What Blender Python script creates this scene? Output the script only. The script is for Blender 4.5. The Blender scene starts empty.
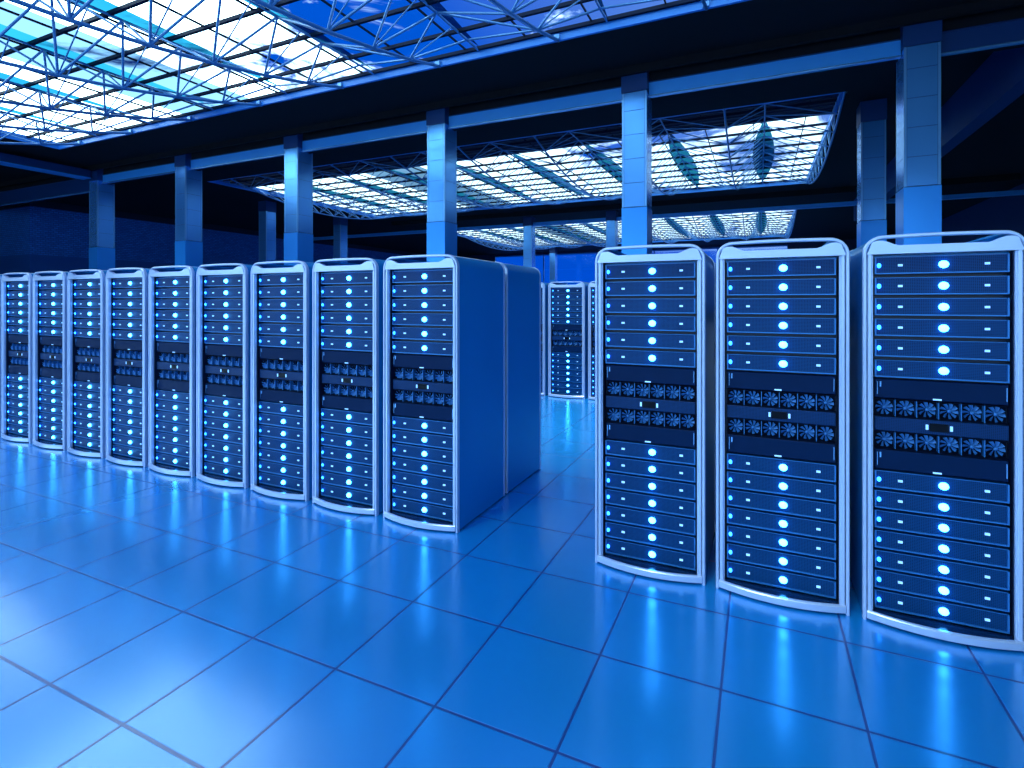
import bpy, math, random
from mathutils import Vector, Matrix
random.seed(7)
C = bpy.context.scene
COL = C.collection
PI = math.pi

# ------------------------------------------------------------------ helpers
class MB:
    """collects faces, then links them as ONE mesh object"""
    def __init__(s): s.v = []; s.f = []; s.m = []; s.sm = []
    def add(s, vs, fs, mi=0, smooth=False):
        n = len(s.v); s.v += [tuple(v) for v in vs]
        for f in fs:
            s.f.append([i + n for i in f]); s.m.append(mi); s.sm.append(smooth)
    def box(s, x0, x1, y0, y1, z0, z1, mi=0):
        vs = [(x, y, z) for z in (z0, z1) for y in (y0, y1) for x in (x0, x1)]
        s.add(vs, [(0, 2, 3, 1), (4, 5, 7, 6), (0, 1, 5, 4), (2, 6, 7, 3), (0, 4, 6, 2), (1, 3, 7, 5)], mi)
        return s
    def bev(s, x0, x1, y0, y1, z0, z1, b=.004, mi=0):
        """box with chamfered edges on the x-z outline of its front (y0)"""
        a = [(x0, y0 + b, z0), (x1, y0 + b, z0), (x1, y0 + b, z1), (x0, y0 + b, z1)]
        c = [(x0 + b, y0, z0 + b), (x1 - b, y0, z0 + b), (x1 - b, y0, z1 - b), (x0 + b, y0, z1 - b)]
        d = [(x0, y1, z0), (x1, y1, z0), (x1, y1, z1), (x0, y1, z1)]
        vs = a + c + d
        fs = [(4, 5, 6, 7), (8, 11, 10, 9)]
        for i in range(4):
            j = (i + 1) % 4
            fs.append((i, j, 4 + j, 4 + i)); fs.append((8 + i, 8 + j, j, i))
        s.add(vs, fs, mi); return s
    def tube(s, pts, r, n=6, mi=0, closed=False, caps=True):
        pts = [Vector(p) for p in pts]
        rings = []
        up0 = None
        for i, p in enumerate(pts):
            if i == 0: t = pts[1] - p
            elif i == len(pts) - 1: t = p - pts[i - 1]
            else: t = (pts[i + 1] - p).normalized() + (p - pts[i - 1]).normalized()
            t.normalize()
            if up0 is None:
                ref = Vector((0, 0, 1)) if abs(t.z) < .9 else Vector((1, 0, 0))
                a = t.cross(ref).normalized()
            else:
                a = (up0 - t * up0.dot(t)).normalized()
            up0 = a
            b = t.cross(a)
            rings.append([p + a * (r * math.cos(2 * PI * k / n)) + b * (r * math.sin(2 * PI * k / n)) for k in range(n)])
        vs = [q for rg in rings for q in rg]
        fs = []
        for i in range(len(pts) - 1):
            for k in range(n):
                fs.append((i * n + k, (i + 1) * n + k, (i + 1) * n + (k + 1) % n, i * n + (k + 1) % n))
        s.add(vs, fs, mi, True)
        if caps:
            s.add(rings[0], [tuple(range(n))], mi); s.add(rings[-1], [tuple(range(n))[::-1]], mi)
        return s
    def sweep(s, path, sec, mi=0):
        """path: list of (point, u, w) frames; sec: closed 2-D section (a, b) -> point + a*u + b*w"""
        n = len(sec); vs = []
        for p, u, w in path:
            for a, b in sec: vs.append(Vector(p) + Vector(u) * a + Vector(w) * b)
        fs = []
        for i in range(len(path) - 1):
            for k in range(n):
                fs.append((i * n + k, i * n + (k + 1) % n, (i + 1) * n + (k + 1) % n, (i + 1) * n + k))
        fs.append(tuple(range(n))[::-1]); fs.append(tuple((len(path) - 1) * n + k for k in range(n)))
        s.add(vs, fs, mi); return s
    def dome(s, cx, cy, cz, rx, rz, h, n=16, k=4, mi=0):
        """low dome facing -y"""
        vs = []; fs = []
        for j in range(k):
            a = j / k * PI / 2
            for i in range(n):
                t = 2 * PI * i / n
                vs.append((cx + rx * math.cos(a) * math.cos(t), cy - h * math.sin(a), cz + rz * math.cos(a) * math.sin(t)))
        vs.append((cx, cy - h, cz))
        for j in range(k - 1):
            for i in range(n): fs.append((j * n + i, j * n + (i + 1) % n, (j + 1) * n + (i + 1) % n, (j + 1) * n + i))
        for i in range(n): fs.append(((k - 1) * n + i, (k - 1) * n + (i + 1) % n, len(vs) - 1))
        s.add(vs, fs, mi, True); return s
    def build(s, name, mats, parent=None, fix=True):
        me = bpy.data.meshes.new(name)
        me.from_pydata(s.v, [], s.f); me.validate()
        for m in (mats if isinstance(mats, (list, tuple)) else [mats]): me.materials.append(m)
        me.polygons.foreach_set('material_index', s.m[:len(me.polygons)])
        me.polygons.foreach_set('use_smooth', s.sm[:len(me.polygons)])
        if fix:
            import bmesh
            b = bmesh.new(); b.from_mesh(me); bmesh.ops.recalc_face_normals(b, faces=b.faces); b.to_mesh(me); b.free()
        me.update()
        o = bpy.data.objects.new(name, me); COL.objects.link(o)
        if parent: o.parent = parent
        return o

def empty(name, loc=(0, 0, 0), rz=0, parent=None):
    o = bpy.data.objects.new(name, None); COL.objects.link(o)
    o.location = loc; o.rotation_euler = (0, 0, rz); o.empty_display_size = .2
    if parent: o.parent = parent
    return o
def tag(o, label, cat, group=None, kind=None):
    o['label'] = label; o['category'] = cat
    if group: o['group'] = group
    if kind: o['kind'] = kind
    return o
def struct(o): o['kind'] = 'structure'; return o
def copy_tree(o, parent=None):
    c = o.copy(); COL.objects.link(c)
    if parent: c.parent = parent
    for ch in list(o.children): copy_tree(ch, c)
    return c

# ------------------------------------------------------------------ materials
def mat(name, col, rough=.5, metal=0., spec=.5, coat=0., emit=None, estr=0.):
    m = bpy.data.materials.new(name); m.use_nodes = True
    b = m.node_tree.nodes['Principled BSDF']
    b.inputs['Base Color'].default_value = (*col, 1)
    b.inputs['Roughness'].default_value = rough
    b.inputs['Metallic'].default_value = metal
    b.inputs['Specular IOR Level'].default_value = spec
    b.inputs['Coat Weight'].default_value = coat
    if emit:
        b.inputs['Emission Color'].default_value = (*emit, 1); b.inputs['Emission Strength'].default_value = estr
    return m
def N(m, t, **k):
    n = m.node_tree.nodes.new(t)
    for a, v in k.items(): setattr(n, a, v)
    return n
def L(m, a, b): m.node_tree.links.new(a, b)
def mathn(m, op, a, b=None, c=None, clamp=False):
    n = N(m, 'ShaderNodeMath', operation=op); n.use_clamp = clamp
    for i, v in enumerate((a, b, c)):
        if v is None: continue
        if isinstance(v, (int, float)): n.inputs[i].default_value = v
        else: L(m, v, n.inputs[i])
    return n.outputs[0]
def mixc(m, fac, a, b):
    n = N(m, 'ShaderNodeMix', data_type='RGBA')
    if isinstance(fac, (int, float)): n.inputs[0].default_value = fac
    else: L(m, fac, n.inputs[0])
    for i, v in ((6, a), (7, b)):
        if isinstance(v, tuple): n.inputs[i].default_value = (*v, 1)
        else: L(m, v, n.inputs[i])
    return n.outputs[2]
def bsdf(m): return m.node_tree.nodes['Principled BSDF']
def grain(m, scale, strength, dist=.01, detail=3):
    tc = N(m, 'ShaderNodeTexCoord'); no = N(m, 'ShaderNodeTexNoise')
    no.inputs['Scale'].default_value = scale; no.inputs['Detail'].default_value = detail
    L(m, tc.outputs['Object'], no.inputs['Vector'])
    bp = N(m, 'ShaderNodeBump'); bp.inputs['Strength'].default_value = strength; bp.inputs['Distance'].default_value = dist
    L(m, no.outputs['Fac'], bp.inputs['Height']); L(m, bp.outputs[0], bsdf(m).inputs['Normal'])
    return no.outputs['Fac']
def vary(m, col, scale=3., amt=.12, rough=None):
    """slight procedural unevenness of colour"""
    tc = N(m, 'ShaderNodeTexCoord'); no = N(m, 'ShaderNodeTexNoise')
    no.inputs['Scale'].default_value = scale; no.inputs['Detail'].default_value = 4
    L(m, tc.outputs['Object'], no.inputs['Vector'])
    c2 = tuple(c * (1 - amt * 2) for c in col)
    L(m, mixc(m, no.outputs['Fac'], col, c2), bsdf(m).inputs['Base Color'])

M = {}
M['frame'] = mat('frame_aluminium', (.60, .70, .92), .28, .25, .6); grain(M['frame'], 400, .02)
M['panel'] = mat('blue_enamel', (.0, .26, .62), .32, .0, .5, .3); vary(M['panel'], (.0, .26, .62), 1.5, .04)
M['cavity'] = mat('dark_cavity', (.002, .012, .045), .4)
grain(M['cavity'], 90, .03)
M['sill'] = mat('gloss_dark_sill', (.002, .02, .07), .15, 0, .6); grain(M['sill'], 60, .01)
M['blank'] = mat('dark_filler_panel', (.0, .018, .075), .5, 0, .12); vary(M['blank'], (.0, .018, .075), 8, .1)
M['lip'] = mat('server_bezel_lip', (.03, .21, .54), .35, .3); grain(M['lip'], 300, .02)
M['blade'] = mat('fan_blade', (.04, .20, .52), .5, .0, .3); grain(M['blade'], 200, .02)
M['fan_black'] = mat('fan_housing', (.0, .004, .018), .6, 0, .1); grain(M['fan_black'], 100, .02)
M['display'] = mat('display_glass', (.0, .002, .008), .4, 0, .15); grain(M['display'], 20, .004)
M['led_main'] = mat('main_status_lamp', (.3, .6, 1), .3, emit=(.050, .42, 1.0), estr=14)
M['led_side'] = mat('power_lamp', (.2, .5, 1), .3, emit=(.020, .26, 1.0), estr=6)
M['emit_small'] = mat('small_white_emitter', (.3, .6, 1), .3, emit=(.28, .62, 1.0), estr=1.0)
for k in ('led_main', 'led_side', 'emit_small'): grain(M[k], 50, .01)

# perforated server face: fine grid of holes
def perforated(name, base, hole, pitch):
    m = mat(name, base, .45, .0, .2)
    tc = N(m, 'ShaderNodeTexCoord'); sp = N(m, 'ShaderNodeSeparateXYZ'); L(m, tc.outputs['Object'], sp.inputs[0])
    outs = []
    for ax in (0, 2):
        a = mathn(m, 'MULTIPLY', sp.outputs[ax], 1 / pitch); a = mathn(m, 'FRACT', a)
        a = mathn(m, 'SUBTRACT', a, .5); a = mathn(m, 'ABSOLUTE', a); outs.append(mathn(m, 'LESS_THAN', a, .27))
    h = mathn(m, 'MULTIPLY', outs[0], outs[1])
    L(m, mixc(m, h, base, hole), bsdf(m).inputs['Base Color'])
    return m
M['face'] = perforated('perforated_server_face', (.001, .062, .21), (.0, .010, .045), .0085)
M['midface'] = perforated('fan_controller_face', (.002, .04, .15), (.0, .014, .05), .0085)

# floor: square raised-floor tiles
m = M['floor'] = mat('blue_floor_tiles', (.01, .29, .80), .2, .30, 1.0, 1.0)
tc = N(m, 'ShaderNodeTexCoord'); sp = N(m, 'ShaderNodeSeparateXYZ'); L(m, tc.outputs['Object'], sp.inputs[0])
ds = []; ids = []
for ax in (0, 1):
    a = mathn(m, 'MULTIPLY', sp.outputs[ax], 1 / .6)
    ids.append(mathn(m, 'FLOOR', a))
    a = mathn(m, 'FRACT', a); a = mathn(m, 'SUBTRACT', a, .5); a = mathn(m, 'ABSOLUTE', a)
    ds.append(mathn(m, 'SUBTRACT', .5, a))          # distance to joint in tiles
dmin = mathn(m, 'MINIMUM', ds[0], ds[1])
dsum = mathn(m, 'MULTIPLY', mathn(m, 'ADD', ds[0], ds[1]), .42)
dj = mathn(m, 'MINIMUM', dmin, dsum)
mr = N(m, 'ShaderNodeMapRange'); mr.inputs[1].default_value = .007; mr.inputs[2].default_value = .015
L(m, dj, mr.inputs[0])
cid = N(m, 'ShaderNodeCombineXYZ'); L(m, ids[0], cid.inputs[0]); L(m, ids[1], cid.inputs[1])
wn = N(m, 'ShaderNodeTexWhiteNoise'); L(m, cid.outputs[0], wn.inputs[0])
tint = mixc(m, wn.outputs[0], (.006, .36, .86), (.007, .375, .89))
L(m, mixc(m, mr.outputs[0], (.0, .06, .30), tint), bsdf(m).inputs['Base Color'])
bsdf(m).inputs['Coat Roughness'].default_value = .20; bsdf(m).inputs['Coat IOR'].default_value = 1.85
rr = mathn(m, 'MULTIPLY_ADD', mr.outputs[0], -.27, .50)
L(m, rr, bsdf(m).inputs['Roughness'])
bp = N(m, 'ShaderNodeBump'); bp.inputs['Strength'].default_value = .5; bp.inputs['Distance'].default_value = .004
L(m, mr.outputs[0], bp.inputs['Height']); L(m, bp.outputs[0], bsdf(m).inputs['Normal'])

M['ceiling'] = mat('dark_soffit', (.010, .009, .012), .8, 0, .2); grain(M['ceiling'], 25, .05)
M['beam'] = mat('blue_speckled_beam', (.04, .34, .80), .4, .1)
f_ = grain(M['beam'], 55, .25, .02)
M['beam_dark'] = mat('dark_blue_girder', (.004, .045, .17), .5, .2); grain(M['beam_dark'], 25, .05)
M['curb'] = mat('skylight_curb_paint', (.02, .24, .72), .45); grain(M['curb'], 20, .05)
M['steel'] = mat('blue_grey_tube_steel', (.10, .29, .56), .3, .4, .6); grain(M['steel'], 30, .02)
M['purlin'] = mat('dark_purlin_steel', (.002, .009, .03), .6, .0, .1); grain(M['purlin'], 30, .03)
M['louvre'] = mat('closed_louvre', (.003, .018, .065), .35, .3); grain(M['louvre'], 12, .05)
M['column'] = mat('column_cladding', (.13, .46, 1.0), .22, .7, .6); grain(M['column'], 3, .012, .01)
M['column_low'] = mat('column_lower_casing', (.03, .34, .92), .28, .4, .6); grain(M['column_low'], 3, .012, .01)
M['groove'] = mat('cladding_joint', (.004, .03, .10), .6); grain(M['groove'], 30, .05)
M['trimline'] = mat('column_corner_bead', (.20, .50, .90), .25, .6); grain(M['trimline'], 30, .02)
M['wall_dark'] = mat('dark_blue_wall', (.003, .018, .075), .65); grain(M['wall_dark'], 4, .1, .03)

# stone clad wall: brick band between two heights
m = M['stone'] = mat('stone_clad_wall', (.006, .05, .2), .6)
tc = N(m, 'ShaderNodeTexCoord'); sp = N(m, 'ShaderNodeSeparateXYZ'); L(m, tc.outputs['Object'], sp.inputs[0])
cb = N(m, 'ShaderNodeCombineXYZ'); L(m, mathn(m, 'ADD', sp.outputs[0], sp.outputs[1]), cb.inputs[0]); L(m, sp.outputs[2], cb.inputs[1])
br = N(m, 'ShaderNodeTexBrick'); L(m, cb.outputs[0], br.inputs['Vector'])
br.inputs['Scale'].default_value = 2.4; br.inputs['Color1'].default_value = (.03, .26, .85, 1); br.inputs['Color2'].default_value = (.015, .12, .50, 1)
br.inputs['Mortar'].default_value = (.006, .04, .18, 1); br.inputs['Mortar Size'].default_value = .03; br.inputs['Bias'].default_value = -.2
no = N(m, 'ShaderNodeTexNoise'); no.inputs['Scale'].default_value = 3.5; no.inputs['Detail'].default_value = 6; L(m, tc.outputs['Object'], no.inputs['Vector'])
colr = mixc(m, no.outputs['Fac'], br.outputs['Color'], (.012, .12, .45))
band = mathn(m, 'MULTIPLY', mathn(m, 'GREATER_THAN', sp.outputs[2], 4.3), mathn(m, 'LESS_THAN', sp.outputs[2], 6.8))
low = mathn(m, 'LESS_THAN', sp.outputs[2], 4.3)
c1 = mixc(m, low, (.003, .010, .035), (.006, .09, .36))
L(m, mixc(m, band, c1, colr), bsdf(m).inputs['Base Color'])
bp = N(m, 'ShaderNodeBump'); bp.inputs['Strength'].default_value = .6; bp.inputs['Distance'].default_value = .04
L(m, br.outputs['Fac'], bp.inputs['Height']); bp.invert = True; L(m, bp.outputs[0], bsdf(m).inputs['Normal'])

# roof glass: clear panes with teal tinted, lens-shaped areas along the truss bays
def roof_glass(name, x0, bay, y0, y1):
    m = bpy.data.materials.new(name); m.use_nodes = True
    nt = m.node_tree; nt.nodes.clear()
    out = N(m, 'ShaderNodeOutputMaterial'); tr = N(m, 'ShaderNodeBsdfTransparent'); gl = N(m, 'ShaderNodeBsdfGlossy')
    gl.inputs['Roughness'].default_value = .02; gl.inputs['Color'].default_value = (.6, .8, 1, 1)
    mx = N(m, 'ShaderNodeMixShader'); mx.inputs[0].default_value = .03
    tc = N(m, 'ShaderNodeTexCoord'); sp = N(m, 'ShaderNodeSeparateXYZ'); L(m, tc.outputs['Object'], sp.inputs[0])
    u = mathn(m, 'MULTIPLY', mathn(m, 'SUBTRACT', sp.outputs[0], x0), 1 / bay)
    cell = mathn(m, 'FLOOR', u); fr = mathn(m, 'ABSOLUTE', mathn(m, 'SUBTRACT', mathn(m, 'FRACT', u), .5))
    v = mathn(m, 'MULTIPLY', mathn(m, 'SUBTRACT', sp.outputs[1], y0), 1 / (y1 - y0))
    v2 = mathn(m, 'MULTIPLY', mathn(m, 'SUBTRACT', v, .5), 2.0)
    lens = mathn(m, 'MULTIPLY', mathn(m, 'SUBTRACT', 1.0, mathn(m, 'MULTIPLY', v2, v2)), .13)
    inside = mathn(m, 'LESS_THAN', fr, lens)
    wn = N(m, 'ShaderNodeTexWhiteNoise', noise_dimensions='1D'); L(m, cell, wn.inputs['W'])
    no = N(m, 'ShaderNodeTexNoise'); no.inputs['Scale'].default_value = .35; L(m, tc.outputs['Object'], no.inputs['Vector'])
    teal = mixc(m, no.outputs['Fac'], (.003, .06, .14), (.012, .13, .18))
    # a large pale violet film over part of the bays
    c = mixc(m, mathn(m, 'COMPARE', cell, 16.0, .1), (.92, .97, 1.0), (.10, .17, .26))
    c = mixc(m, inside, c, teal)
    L(m, c, tr.inputs['Color']); L(m, tr.outputs[0], mx.inputs[1]); L(m, gl.outputs[0], mx.inputs[2]); L(m, mx.outputs[0], out.inputs[0])
    return m
def clear_glass(name, col):
    m = bpy.data.materials.new(name); m.use_nodes = True
    nt = m.node_tree; nt.nodes.clear()
    out = N(m, 'ShaderNodeOutputMaterial'); tr = N(m, 'ShaderNodeBsdfTransparent'); tr.inputs[0].default_value = (*col, 1)
    gl = N(m, 'ShaderNodeBsdfGlossy'); gl.inputs['Roughness'].default_value = .02
    mx = N(m, 'ShaderNodeMixShader'); mx.inputs[0].default_value = .04
    L(m, tr.outputs[0], mx.inputs[1]); L(m, gl.outputs[0], mx.inputs[2]); L(m, mx.outputs[0], out.inputs[0]); return m
M['window_glass'] = clear_glass('window_glass', (.8, .9, 1))

# ------------------------------------------------------------------ camera
F, CXP, CYP, YAW = 493.267, 555.277, 301.375, 0.391153
CAMX, CAMY, CAMZ = 1.966164, -3.071144, 1.847108
cam = bpy.data.cameras.new('camera'); co = bpy.data.objects.new('camera', cam); COL.objects.link(co)
co.location = (CAMX, CAMY, CAMZ); co.rotation_euler = (PI / 2, 0, YAW)
cam.sensor_fit = 'HORIZONTAL'; cam.sensor_width = 36; cam.lens = F / 1024 * 36
cam.shift_x = (512 - CXP) / 1024; cam.shift_y = -(384 - CYP) / 1024
cam.clip_start = .05; cam.clip_end = 500
C.camera = co

# ------------------------------------------------------------------ setting
CW = .57; YC1 = 8 + CW / 2
ZS = 7.17                      # soffit height
X0, X1 = -20.7, 4.0            # skylight openings
SKY = [(-8.5, 6.3), (11.3, 21.8), (28.3, 41.5)]
XL, XR, YB, YF = -44., 13., -12., 46.
fl = MB().box(XL, XR, YB, YF, -.08, 0).build('floor', M['floor']); struct(fl)

c = MB()
c.box(XL, X0, YB, YF, ZS, ZS + .2); c.box(X1, XR, YB, YF, ZS, ZS + .2)
ys = [YB] + [v for s in SKY for v in s] + [YF]
for i in range(0, len(ys), 2): c.box(X0, X1, ys[i], ys[i + 1], ZS, ZS + .2)
c.box(XL, XR, YC1 - CW / 2 - .12, YC1 - CW / 2 - .03, 7.0, ZS)       # fascia strip over the colonnade
c.box(XL, XR, YC1 - .1, YC1 + .1, 6.86, ZS)
struct(c.build('ceiling', M['ceiling']))

struct(MB().box(XL - .3, XL, YB, YF, 0, ZS).build('wall_left_outer', M['wall_dark']))
struct(MB().box(XL, -33., 10.2, YF, 0, ZS).build('wall_left', M['stone']))
struct(MB().box(XR, XR + .3, YB, YF, 0, ZS).build('wall_right', M['wall_dark']))
wb = MB()
wb.box(XL, XR, YB - .3, YB, 0, .6); wb.box(XL, XR, YB - .3, YB, 6.7, ZS); wb.box(XL, -30, YB - .3, YB, .6, 6.7); wb.box(11, XR, YB - .3, YB, .6, 6.7)
struct(wb.build('wall_back', M['wall_dark']))
wf = MB(); wf.box(-30, 11, YB - .2, YB - .05, .6, .7); wf.box(-30, 11, YB - .2, YB - .05, 6.6, 6.7)
for i in range(11): wf.box(-30 + 4.1 * i - .06 * (i > 0), -30 + 4.1 * i + .06 * (i < 10), YB - .2, YB - .05, .7, 6.6)
win2 = wf.build('added_back_window', M['curb']); struct(win2)  # unseen window added behind the camera for extra daylight and reflections
MB().box(-29.95, 10.95, YB - .13, YB - .12, .68, 6.62).build('pane', M['window_glass'], win2)
w = MB()
WX0, WX1, WZ0, WZ1 = -25.7, 4.4, .9, 6.95
w.box(-33., WX0, YF, YF + .3, 0, ZS); w.box(WX1, XR, YF, YF + .3, 0, ZS)
w.box(WX0, WX1, YF, YF + .3, 0, WZ0); w.box(WX0, WX1, YF, YF + .3, WZ1, ZS)
struct(w.build('wall_far', M['wall_dark']))
wf = MB()
wf.box(WX0, WX1, YF + .05, YF + .2, WZ0, WZ0 + .12); wf.box(WX0, WX1, YF + .05, YF + .2, WZ1 - .12, WZ1)
xx = [WX0 + (WX1 - WX0) * i / 5 for i in range(6)]
for x in xx: wf.box(max(WX0, x - .06), min(WX1, x + .06), YF + .05, YF + .2, WZ0 + .12, WZ1 - .12)
win = wf.build('window_1', M['curb']); struct(win)
g = MB(); g.box(WX0, WX1, YF + .11, YF + .125, WZ0 + .1, WZ1 - .1); g.build('pane', M['window_glass'], win)

# ------------------------------------------------------------------ skylights: glazing, curb and space frame
BAY = 2.906
XB = [-4.73 + BAY * n for n in range(-5, 4)]       # bottom chords
OFF = 1.05
def skylight(idx, y0, y1, sag, label, pitch, glass_from, n_nodes):
    r = empty('skylight', (0, 0, 0))
    tag(r, label, 'skylight')
    zt = ZS + .15; zg = ZS + .24
    # curb
    cb = MB(); t = .06
    cb.box(X0, X1, y1 - t, y1 + .0, ZS - .005, zg - .02); cb.box(X0, X1, y0, y0 + t, ZS - .005, zg - .02)
    cb.box(X0, X0 + t, y0 + t, y1 - t, ZS - .005, zg - .02); cb.box(X1 - t, X1, y0 + t, y1 - t, ZS - .005, zg - .02)
    cb.build('curb', M['curb'], r)
    # glazing
    gm = roof_glass('roof_glazing_%d' % idx, -4.73 + OFF + BAY * .5 - BAY * 20, BAY, glass_from, y1)
    g = MB(); g.add([(X0, glass_from, zg), (X1, glass_from, zg), (X1, y1, zg), (X0, y1, zg)], [(0, 1, 2, 3)])
    g.add([(X0, glass_from, zg + .012), (X1, glass_from, zg + .012), (X1, y1, zg + .012), (X0, y1, zg + .012)], [(3, 2, 1, 0)])
    # only the lower sheet is tinted; the upper one closes the pane edge
    g.f.pop(); g.m.pop(); g.sm.pop(); g.v = g.v[:4]
    g.build('glass_panes', gm, r)
    if glass_from > y0 + .1:
        lv = MB(); yy = y0
        while yy < glass_from - .01:
            lv.box(X0, X1, yy, min(yy + .30, glass_from), zg - .02, zg + .02); lv.box(X0, X1, yy, yy + .03, zg - .08, zg - .02); yy += .33
        lv.box(X0, X1, glass_from - .05, glass_from + .02, zg - .1, zg + .05)
        lv.build('louvre_strip', M['louvre'], r)
    # purlins
    ys = []; y = y1 - .85
    while y > y0 + .1: ys.append(y); y -= pitch
    for y in [y1 - .10] + ys:
        MB().box(X0, X1, y - .030, y + .030, zt - .01, zt + .06).build('purlin', M['purlin'], r)
    # glazing rafters, thin, running with the trusses
    x = X0 + 1.453 * .5
    while x < X1:
        MB().box(x - .012, x + .012, y0, y1, zg - .05, zg - .008).build('rafter', M['purlin'], r); x += 1.453
    # trusses
    ym, Lh = (y0 + y1) / 2, (y1 - y0) / 2
    zb = lambda y: ZS + .02 - sag * (1 - ((y - ym) / Lh) ** 2)
    nt = n_nodes
    yb = [y0 + (y1 - y0) * i / nt for i in range(nt + 1)]
    for xb in XB:
        xt = min(xb + OFF, X1 - .05); xl = max(xb - (BAY - OFF), X0 + .05)
        tr = MB()
        tr.tube([(xb, y, zb(y)) for y in yb], .036 if idx == 1 else .030, 8)
        tr.tube([(xt, y0, zt), (xt, y1, zt)], .026, 6)
        if xl <= X0 + .06: tr.tube([(xl, y0, zt), (xl, y1, zt)], .026, 6)
        for i, y in enumerate(yb[:-1]):
            if i == 0: pass
            z = zb(y)
            for s_ in (-.5, .5):
                yt = y + s_ * (y1 - y0) / nt
                if yt < y0 or yt > y1: continue
                tr.tube([(xb, y, z), (xt, yt, zt)], .022 if idx == 1 else .016, 6, caps=False)
                tr.tube([(xb, y, z), (xl, yt, zt)], .022 if idx == 1 else .016, 6, caps=False)
            if i > 0: tr.tube([(xb, y, z), (xt, y, zt)], .013, 5, caps=False)
        # end brackets on the curb
        for ye in (y0 + .07, y1 - .07):
            tr.box(xb - .06, xb + .06, ye - .05, ye + .05, ZS + .0, ZS + .09)
        tr.build('lattice_truss', M['steel'], r)
    return r
skylight(1, *SKY[0], 1.2, 'near glazed skylight with curved lattice trusses, directly over the open tiled floor', 1.02, SKY[0][0], 14)
skylight(2, *SKY[1], .75, 'middle glazed skylight seen through the nearest row of columns, with a dark louvred near edge', .96, SKY[1][0] + 1.9, 11)
skylight(3, *SKY[2], .75, 'farthest glazed skylight, a low band of lattice beyond the second row of columns', 1.02, SKY[2][0], 14)

# ------------------------------------------------------------------ columns
CW = .57
def make_column():
    r = empty('column', (0, 0, 0))
    h = CW / 2
    core = MB().box(-h + .012, h - .012, -h + .012, h - .012, 0, ZS)
    core.build('core', M['groove'], r)
    s = MB(); z = 4.0
    while z < 6.62:
        z2 = min(z + .55, 6.62)
        for sg in (-1, 1):
            a, b = sorted((sg * (h - .012), sg * h))
            s.box(-h + .05, h - .05, a, b, z + .006, z2 - .006); s.box(a, b, -h + .05, h - .05, z + .006, z2 - .006)
        z += .55
    s.build('cladding', M['column'], r)
    b = MB()
    for sx in (-1, 1):
        for sy in (-1, 1):
            xa, xb = sorted((sx * h, sx * (h - .042))); ya, yb = sorted((sy * h, sy * (h - .042)))
            b.box(xa, xb, ya, yb, 4.0, 6.62)
    b.build('corner_bead', M['trimline'], r)
    q = MB().box(-h - .008, h + .008, -h - .008, h + .008, 0, 3.985); q.build('lower_casing', M['column_low'], r)
    k = MB().box(-h - .015, h + .015, -h - .015, h + .015, 6.63, ZS); k.build('capital', M['beam_dark'], r)
    return r
col0 = make_column(); used = [False]
def column(x, y, label, group=None):
    if used[0]: o = copy_tree(col0)
    else: o = col0; used[0] = True
    o.location = (x, y, 0)
    tag(o, label, 'column', group)
CX0 = -0.94 + CW / 2
YC1, YC2, YC3 = 8 + CW / 2, 25 + CW / 2, 42.3
names1 = {1: 'blue clad square column at the right, above the rightmost big server cabinet',
          0: 'pale clad square column above the cabinet just right of the aisle',
          -1: 'pale clad square column rising behind the end cabinet left of the aisle',
          -2: 'pale blue clad square column standing just in front of the left end of the middle skylight',
          -3: 'dark fronted square column with a bright edge, second from the far left corner',
          -4: 'corner column at the far left end of the nearest colonnade'}
for k in range(1, -5, -1): column(CX0 + 5.43 * k, YC1, names1[k], 'columns of the nearest colonnade')
names2 = {0: 'far column of the second colonnade hidden mostly behind the tall pale column',
          -1: 'thin far column just left of the tall pale column right of the aisle',
          -2: 'slim bright column standing beyond the aisle, over the back row of cabinets',
          -3: 'far column beyond the side panel of the end cabinet'}
for k in (-1, -2): column(CX0 + 5.43 * k, YC2, names2[k], 'columns of the second colonnade')
for k in (-3,): column(CX0 + 5.43 * k, YC3, 'slim distant column in front of the blue far window beside the slim bright column', 'columns before the far window')
column(CX0 + 5.43 * -2, YC3, 'slim distant column in front of the blue far window at the right edge of the aisle', 'columns before the far window')
for j, lb in ((1, 'distant side column under the left edge of the middle skylight, nearer one'),
              (2, 'distant side column under the left edge of the middle skylight, where the curved truss hangs lowest')):
    column(CX0 + 5.43 * -4, 10.2 + CW / 2 + 5.0 * j, lb, 'side columns at the left of the hall')
for j, lb in ((1, 'dark blue side column directly left of the big right-hand column'),):
    column(CX0 + 5.43 * 1, 12.2 + CW / 2, lb, 'side columns at the right of the hall')

# ------------------------------------------------------------------ beams
def beam(x0, x1, y0, y1, z0, z1, mt, label, ledge=True, axis='x'):
    r = empty('beam', ((x0 + x1) / 2, (y0 + y1) / 2, z0))
    ox, oy, oz = r.location
    MB().box(x0 - ox, x1 - ox, y0 - oy, y1 - oy, 0, z1 - oz).build('web', mt, r)
    if ledge:
        if axis == 'x':
            MB().box(x0 - ox, x1 - ox, y0 - oy - .03, y0 - oy + .05, -.055, -.02).build('lower_flange', M['trimline'], r)
            MB().box(x0 - ox, x1 - ox, y0 - oy - .03, y0 - oy + .04, z1 - oz, z1 - oz + .016).build('upper_rail', M['beam_dark'], r)
            MB().box(x0 - ox, x1 - ox, y0 - oy + .01, y1 - oy, -.02, 0).build('shadow_gap', M['ceiling'], r)
        else:
            MB().box(x0 - ox - .04, x1 - ox + .04, y0 - oy, y1 - oy, -.03, 0).build('lower_flange', M['beam'], r)
    tag(r, label, 'beam')
    return r
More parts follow.
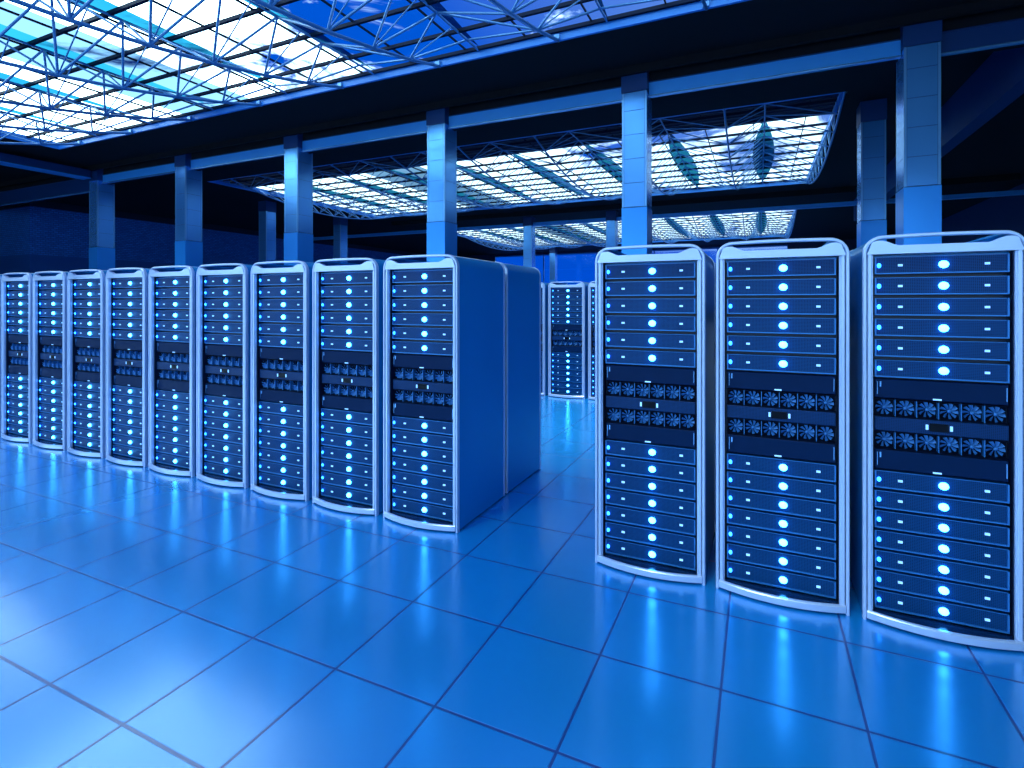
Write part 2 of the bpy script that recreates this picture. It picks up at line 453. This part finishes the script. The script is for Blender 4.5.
lab = {0: 'speckled blue beam between the big right-hand column and the tall pale column',
       -1: 'speckled blue beam between the tall pale column and the column behind the end cabinet left of the aisle',
       -2: 'blue beam directly left of the column behind the end cabinet left of the aisle',
       -3: 'blue beam between the dark fronted column and the blue clad column to its right',
       -4: 'short looking blue beam between the far left corner column and the dark fronted column'}
for k in range(0, -5, -1):
    beam(CX0 + 5.43 * k + CW / 2 + .012, CX0 + 5.43 * (k + 1) - CW / 2 - .012, YC1 - .12, YC1 + .16, 6.56, 6.84, M['beam'], lab[k])
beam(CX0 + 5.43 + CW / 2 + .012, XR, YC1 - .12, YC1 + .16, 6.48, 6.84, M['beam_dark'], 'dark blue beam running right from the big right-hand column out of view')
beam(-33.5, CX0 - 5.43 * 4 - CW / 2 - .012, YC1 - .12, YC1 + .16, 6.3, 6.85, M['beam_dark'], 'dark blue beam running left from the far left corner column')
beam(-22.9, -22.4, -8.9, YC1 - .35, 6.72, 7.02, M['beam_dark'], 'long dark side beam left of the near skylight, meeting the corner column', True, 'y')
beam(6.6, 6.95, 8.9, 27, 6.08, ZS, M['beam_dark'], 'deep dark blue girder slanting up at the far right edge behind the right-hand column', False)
beam(-33, XR, YC2 - .1, YC2 + .15 , 6.62, 6.82, M['beam'], 'long thin blue beam across the second colonnade under the middle skylight', False)
beam(X0, 12, 23.2, 23.5, 6.9, ZS, M['ceiling'], 'black edge beam at the far end of the middle skylight', False)

# ------------------------------------------------------------------ server racks
W, HT, D = .750, 2.235, .80
def rack():
    r = empty('server_rack', (0, 0, 0))
    h = W / 2
    # frame: outer rim with rounded top corners, bowed forward at the top rail
    R = .10
    pts = [(-h, 0.0), (-h, HT - R - .01)]
    for i in range(1, 8):
        a = PI - i / 8 * PI / 2; pts.append((-h + R + R * math.cos(a), HT - .01 - R + R * math.sin(a)))
    for i in range(0, 13):
        x = -h + R + (W - 2 * R) * i / 12; pts.append((x, HT - .01 + .004 * (1 - (x / (h - R)) ** 2)))
    pts += [(-x, z) for x, z in pts[:9][::-1]]
    clean = []
    for p in pts:
        if not clean or (abs(p[0] - clean[-1][0]) + abs(p[1] - clean[-1][1])) > 1e-4: clean.append(p)
    pts = clean
    bow = lambda x, b: -b * max(0., 1 - (x / h) ** 2)
    rim = MB(); path = []
    for i, (x, z) in enumerate(pts):
        a = pts[max(0, i - 1)]; b = pts[min(len(pts) - 1, i + 1)]
        t = Vector((b[0] - a[0], 0, b[1] - a[1])).normalized()
        n_ = Vector((t.z, 0, -t.x))            # inward
        path.append(((x, bow(x, .018) if z > HT - .12 else 0, z), n_, (0, 1, 0)))
    rim.sweep(path, [(0, .006), (.005, 0), (.014, 0), (.019, .006), (.019, .032), (0, .032)])
    rim.build('outer_rim', M['frame'], r)
    # inner upright bars
    fr = MB()
    for s_ in (-1, 1):
        a, b = sorted((s_ * (h - .024), s_ * (h - .046)))
        fr.bev(a, b, .004, .07, .02, 2.13, .004)
        a, b = sorted((s_ * (h - .046), s_ * (h - .052)))
        fr.box(a, b, .016, .07, .02, 2.13)
    # head panel with a wide cut-out below the top rail
    n = 28; top = []; 
    for i in range(n + 1):
        x = -h + .0195 + (W - .039) * i / n; u = abs(x) / (h - .02)
        if u > .90: z = HT - .040 - ((u - .90) / .10) ** 2 * .075
        elif u > .80: z = HT - .040
        elif u > .56:
            t = (u - .56) / .24; t = t * t * (3 - 2 * t); z = 2.165 + (HT - .040 - 2.165) * t
        else: z = 2.165 + 0 * u
        top.append((x, z))
    vs = []; fs = []
    for x, z in top:
        y = bow(x, .015)
        vs += [(x, y, 2.118), (x, y, z), (x, y + .035, z), (x, y + .035, 2.118), (x, .07, 2.118)]
    for i in range(n):
        a = i * 5; b = a + 5
        for k in range(3): fs.append((a + k, a + k + 1, b + k + 1, b + k))
        fs.append((a + 3, b + 3, b, a)); fs.append((a, a + 4, b + 4, b))
    fr.add(vs, fs)
    fr.build('frame', M['frame'], r)
    # bowed foot bar and sill
    ft = MB(); path = []; n = 16
    for i in range(n + 1):
        x = -h + .0195 + (W - .039) * i / n
        path.append(((x, bow(x, .065), .012), (0, 0, 1), (0, 1, 0)))
    ft.sweep(path, [(0, .004), (.004, 0), (.038, 0), (.044, .006), (.044, .022), (0, .022)])
    ft.build('foot_bar', M['frame'], r)
    sl = MB(); vs = []; fs = []
    for i in range(n + 1):
        x = -h + .058 + (W - .116) * i / n
        vs += [(x, bow(x, .065) + .022, .046), (x, .045, .052)]
    for i in range(n): fs.append((2 * i, 2 * i + 2, 2 * i + 3, 2 * i + 1))
    sl.add(vs, fs); sl.build('sill', M['sill'], r)
    # cavity lining
    cv = MB()
    cv.box(-h + .056, h - .056, .10, .115, .03, 2.13); cv.box(-h + .045, -h + .056, .03, .11, .03, 2.13)
    cv.box(h - .056, h - .045, .03, .11, .03, 2.13); cv.box(-h + .056, h - .056, .03, .11, 2.119, 2.13)
    cv.build('lining', M['cavity'], r)
    # body
    def shell(y0, y1, off, th, s_):
        # upright side sheet that rolls over at the top with the same radius as the rim
        prof = [(h - off, .012)]
        for k in range(0, 9):
            a_ = k / 8 * PI / 2 * .98
            prof.append((h - R + (R - off) * math.cos(a_), HT - .01 - R + (R - off) * math.sin(a_)))
        inner = [(h - off - th, .012)]
        for k in range(0, 9):
            a_ = k / 8 * PI / 2 * .98
            inner.append((h - R + (R - off - th) * math.cos(a_), HT - .01 - R + (R - off - th) * math.sin(a_)))
        q = MB(); n = len(prof); vs = []
        for (px_, pz) , (ix, iz) in zip(prof, inner):
            vs += [(s_ * px_, y0, pz), (s_ * px_, y1, pz), (s_ * ix, y1, iz), (s_ * ix, y0, iz)]
        fs = []
        for k in range(n - 1):
            for e in range(4): fs.append((k * 4 + e, k * 4 + (e + 1) % 4, k * 4 + 4 + (e + 1) % 4, k * 4 + 4 + e))
        fs += [(0, 1, 2, 3), ((n - 1) * 4 + 3, (n - 1) * 4 + 2, (n - 1) * 4 + 1, (n - 1) * 4)]
        q.add(vs, fs); return q
    for s_ in (-1, 1):
        shell(.033, D - .021, .004, .012, s_).build('side_panel', M['panel'], r)
    MB().box(-h + .020, h - .020, .08, D - .02, 2.10, 2.118).build('top_panel', M['panel'], r)
    MB().box(-h + .024, h - .024, D - .03, D - .021, .015, 2.10).build('back_panel', M['blank'], r)
    pb = MB()
    for s_ in (-1, 1):
        e_ = shell(D - .0205, D, .0, .028, s_); pb.add(e_.v, e_.f)
    pb.build('rear_post', M['frame'], r)
    # contents.  u0..u1 is the width between the uprights
    u0, u1 = -h + .066, h - .066; wU = u1 - u0
    proto = [None]
    def server(zc):
        if proto[0] is None:
            s = MB(); hh = .0495; y = .052
            s.box(u0, u1, y, .098, -hh, hh, 0)
            # raised lip along bottom, right, left
            s.box(u0, u1, y - .010, y, -hh, -hh + .007, 1); s.box(u1 - .008, u1, y - .010, y, -hh + .007, hh, 1)
            s.box(u0, u0 + .008, y - .010, y, -hh + .007, hh, 1); s.box(u0 + .008, u1 - .008, y - .004, y, hh - .003, hh, 1)
            su = s.build('server_unit', [M['face'], M['lip']], r)
            MB().dome(u0 + .535 * wU, y - .003, .0, .024, .021, .021, 18, 5).build('status_light', M['led_main'], su)
            MB().dome(u0 + .034 * wU, y - .010, .0, .011, .014, .011, 14, 3).build('power_light', M['led_side'], su)
            for fx in (.205, .850):
                c_ = MB(); xx = u0 + fx * wU
                c_.box(xx - .011, xx + .011, y - .006, y - .0005, -.006, .006); c_.build('indicator_light', M['emit_small'], su)
            proto[0] = su
        else:
            su = copy_tree(proto[0], r)
        su.location = (0, 0, zc)
    for z in [2.055 - .1195 * i for i in range(6)] + [.812 - .1167 * i for i in range(7)]: server(z)
    def blank(z0, z1):
        b_ = MB().bev(u0, u1, .050, .098, z0, z1, .004).build('blank_panel', M['blank'], r)
        MB().box(u0 + .5 * wU - .028, u0 + .5 * wU + .012, .046, .0495, z0 + .004, z0 + .012).build('latch', M['emit_small'], b_)  # latch is no lamp; emission added to make it read white
        t = MB(); t.box(u0 + .025, u0 + .033, .045, .0495, z1 - .045, z1 - .014)
        t.box(u0 + .012, u0 + .015, .045, .0495, z0 + .02, z1 - .014); t.box(u1 - .012, u1 - .008, .045, .0495, z0 + .02, z1 - .014)
        t.build('pull_handle', M['trimline'], b_)
    blank(1.286, 1.396); blank(.873, .985)
    def fan_row(zc, hh):
        ty = MB(); ty.box(u0, u1, .085, .098, zc - hh, zc + hh, 0)
        for i in range(1, 6):
            x = u0 + wU * i / 6; ty.box(x - .002, x + .002, .052, .085, zc - hh, zc + hh, 1)
        ty.box(u0, u1, .052, .085, zc - hh, zc - hh + .004, 0); ty.box(u0, u1, .052, .085, zc + hh - .004, zc + hh, 0)
        tr = ty.build('fan_tray', [M['fan_black'], M['lip']], r)
        for i in range(6):
            f = MB(); cx_ = u0 + wU * (i + .5) / 6; rad = .044
            f.dome(cx_, .068, zc, .010, .010, .008, 12, 3)
            for b_ in range(9):
                a0 = 2 * PI * b_ / 9 + i * .35
                def P(rr, a, yy): return (cx_ + rr * math.cos(a), yy, zc + rr * math.sin(a))
                vs = [P(.009, a0, .071), P(.009, a0 + .45, .078), P(rad, a0 + .10, .062), P(rad, a0 + .50, .076), P(rad * .6, a0 - .02, .064), P(rad * .6, a0 + .46, .077)]
                vs2 = [(v[0], v[1] + .0015, v[2]) for v in vs]
                f.add(vs + vs2, [(0, 4, 5, 1), (4, 2, 3, 5), (7, 11, 10, 6), (11, 9, 8, 10), (0, 1, 7, 6), (2, 8, 9, 3), (0, 6, 10, 4), (4, 10, 8, 2), (1, 5, 11, 7), (5, 3, 9, 11)])
            f.build('fan', M['blade'], tr)
    fan_row(1.230, .050); fan_row(1.042, .050)
    ct = MB().bev(u0, u1, .048, .098, 1.096, 1.176, .003).build('fan_controller', M['midface'], r)
    xm = u0 + .5 * wU
    MB().bev(xm - .044, xm + .044, .043, .0478, 1.114, 1.158, .002).build('display', M['display'], ct)
    for s_ in (-1, 1):
        MB().box(xm + s_ * .056 - .006, xm + s_ * .056 + .006, .044, .0478, 1.122, 1.150).build('key', M['emit_small'], ct)
    return r

YR = .262
rk = rack(); first = [True]
def place(x, y, rz, label, group):
    if first[0]: o = rk; first[0] = False
    else: o = copy_tree(rk)
    o.location = (x, y, 0); o.rotation_euler = (0, 0, rz)
    tag(o, label, 'server rack', group)
GL = 'long front row of server cabinets left of the aisle'
ordn = ['end cabinet of the left row, beside the aisle with its whole blue side showing',
        'server cabinet standing second from the aisle in the left row',
        'server cabinet standing third from the aisle in the left row',
        'server cabinet standing fourth from the aisle in the left row',
        'server cabinet standing fifth from the aisle, in the middle of the left row',
        'server cabinet standing sixth from the aisle in the left row',
        'server cabinet standing seventh from the aisle in the left row',
        'server cabinet third from the left edge of the photo in the left row',
        'server cabinet second from the left edge, nearly fully in view',
        'server cabinet cut off by the left edge, only its right upright showing']
for k in range(10):
    place(-1.002 - .8215 * k + W / 2, YR, 0, ordn[k], GL)
GR = 'front group of three big server cabinets right of the aisle'
for k, lb in enumerate(['large server cabinet right of the aisle, leftmost of the near three',
                        'large server cabinet in the middle of the near right-hand three',
                        'largest server cabinet at the right edge, cut by the picture border']):
    place(.894 + .8165 * k + W / 2, YR, 0, lb, GR)
place(-1.007 + W / 2, YR + 1.65, PI, 'rear blue cabinet standing back to back behind the end cabinet at the aisle', 'cabinets standing back to back behind the front row')
for k, lb in enumerate(['rear cabinet glimpsed in the gap behind the leftmost of the near right-hand three',
                        'rear cabinet glimpsed behind the middle of the near right-hand three',
                        'rear cabinet hidden mostly behind the largest right-hand cabinet']):
    place(.888 + .8165 * k + W / 2, YR + 1.65, PI, lb, 'cabinets standing back to back behind the front row')
GB = 'distant server cabinets seen through the aisle'
place(-1.825 + W / 2, 5.75, 0, 'small distant server cabinet fully seen through the aisle', GB)
place(-2.645 + W / 2, 5.75, 0, 'distant server cabinet partly hidden behind the rear blue cabinet edge', GB)
place(-1.005 + W / 2, 5.75, 0, 'distant server cabinet sliver beside the left upright of the big cabinet', GB)

# ------------------------------------------------------------------ light
wd = bpy.data.worlds.new('sky'); C.world = wd; wd.use_nodes = True
m = wd; nt = wd.node_tree; nt.nodes.clear()
out = N(m, 'ShaderNodeOutputWorld'); bg = N(m, 'ShaderNodeBackground'); L(m, bg.outputs[0], out.inputs[0])
tc = N(m, 'ShaderNodeTexCoord'); sp = N(m, 'ShaderNodeSeparateXYZ'); L(m, tc.outputs['Generated'], sp.inputs[0])
dz = mathn(m, 'MAXIMUM', sp.outputs[2], .04)
u = mathn(m, 'DIVIDE', sp.outputs[0], dz); v = mathn(m, 'DIVIDE', sp.outputs[1], dz)
cb = N(m, 'ShaderNodeCombineXYZ'); L(m, u, cb.inputs[0]); L(m, v, cb.inputs[1])
no = N(m, 'ShaderNodeTexNoise'); no.inputs['Scale'].default_value = 1.5; no.inputs['Detail'].default_value = 7; no.inputs['Roughness'].default_value = .6; no.inputs['Distortion'].default_value = .7
L(m, cb.outputs[0], no.inputs['Vector'])
# cloud bank towards -x, open blue overhead to the right
bias = mathn(m, 'MULTIPLY', mathn(m, 'ADD', u, 1.62), -.13)
bias = mathn(m, 'MAXIMUM', mathn(m, 'MINIMUM', bias, .26), -.10)
far = mathn(m, 'MULTIPLY', mathn(m, 'SUBTRACT', v, 2.0), .12, clamp=False)
far = mathn(m, 'MAXIMUM', mathn(m, 'MINIMUM', far, .2), 0.)
dens = mathn(m, 'ADD', mathn(m, 'ADD', no.outputs['Fac'], bias), far)
mr = N(m, 'ShaderNodeMapRange', interpolation_type='SMOOTHSTEP'); mr.inputs[1].default_value = .46; mr.inputs[2].default_value = .60; L(m, dens, mr.inputs[0])
hz = N(m, 'ShaderNodeMapRange'); hz.inputs[1].default_value = .095; hz.inputs[2].default_value = .125; L(m, sp.outputs[2], hz.inputs[0])
cl = mathn(m, 'MULTIPLY', mr.outputs[0], hz.outputs[0])
back = N(m, 'ShaderNodeMapRange'); back.inputs[1].default_value = -.05; back.inputs[2].default_value = -.4; L(m, sp.outputs[1], back.inputs[0])
low_ = N(m, 'ShaderNodeMapRange'); low_.inputs[1].default_value = .75; low_.inputs[2].default_value = .5; L(m, sp.outputs[2], low_.inputs[0])
cl = mathn(m, 'MAXIMUM', cl, mathn(m, 'MULTIPLY', mathn(m, 'MULTIPLY', back.outputs[0], low_.outputs[0]), .3))
vio = N(m, 'ShaderNodeMapRange'); vio.inputs[1].default_value = -1.1; vio.inputs[2].default_value = -.3; L(m, u, vio.inputs[0])
blue = mixc(m, vio.outputs[0], (.0, .10, .70), (.10, .25, .80))
vf = N(m, 'ShaderNodeMapRange'); vf.inputs[1].default_value = 1.8; vf.inputs[2].default_value = 3.2; L(m, v, vf.inputs[0])
cloudc = mixc(m, vf.outputs[0], (4.6, 6.6, 7.2), (1.5, 2.1, 2.3))
colr = mixc(m, cl, blue, cloudc)
L(m, colr, bg.inputs[0]); bg.inputs[1].default_value = 1.0

def sun(name, rot, e, ang, col):
    l = bpy.data.lights.new(name, 'SUN'); l.energy = e; l.angle = ang; l.color = col
    o = bpy.data.objects.new(name, l); COL.objects.link(o); o.rotation_euler = rot; return o
def spot(name, loc, e, ang, col, rad):
    l = bpy.data.lights.new(name, 'SPOT'); l.energy = e; l.spot_size = math.radians(ang); l.spot_blend = .9; l.color = col; l.shadow_soft_size = rad
    o = bpy.data.objects.new(name, l); COL.objects.link(o); o.location = loc; return o
spot('aisle_fill_spot', (-.9, 4.0, 7.0), 2600, 46, (.75, .92, 1.0), .25)  # added fill spot to brighten the aisle floor; no fitting is modelled
sun('sun', (math.radians(28), math.radians(-10), 0), 1.5, math.radians(14), (.72, .93, 1.0))

C.view_settings.view_transform = 'Standard'; C.view_settings.look = 'None'
C.view_settings.exposure = 0.0; C.view_settings.gamma = 1.0
try: C.view_settings.use_curve_mapping = False
except Exception: pass
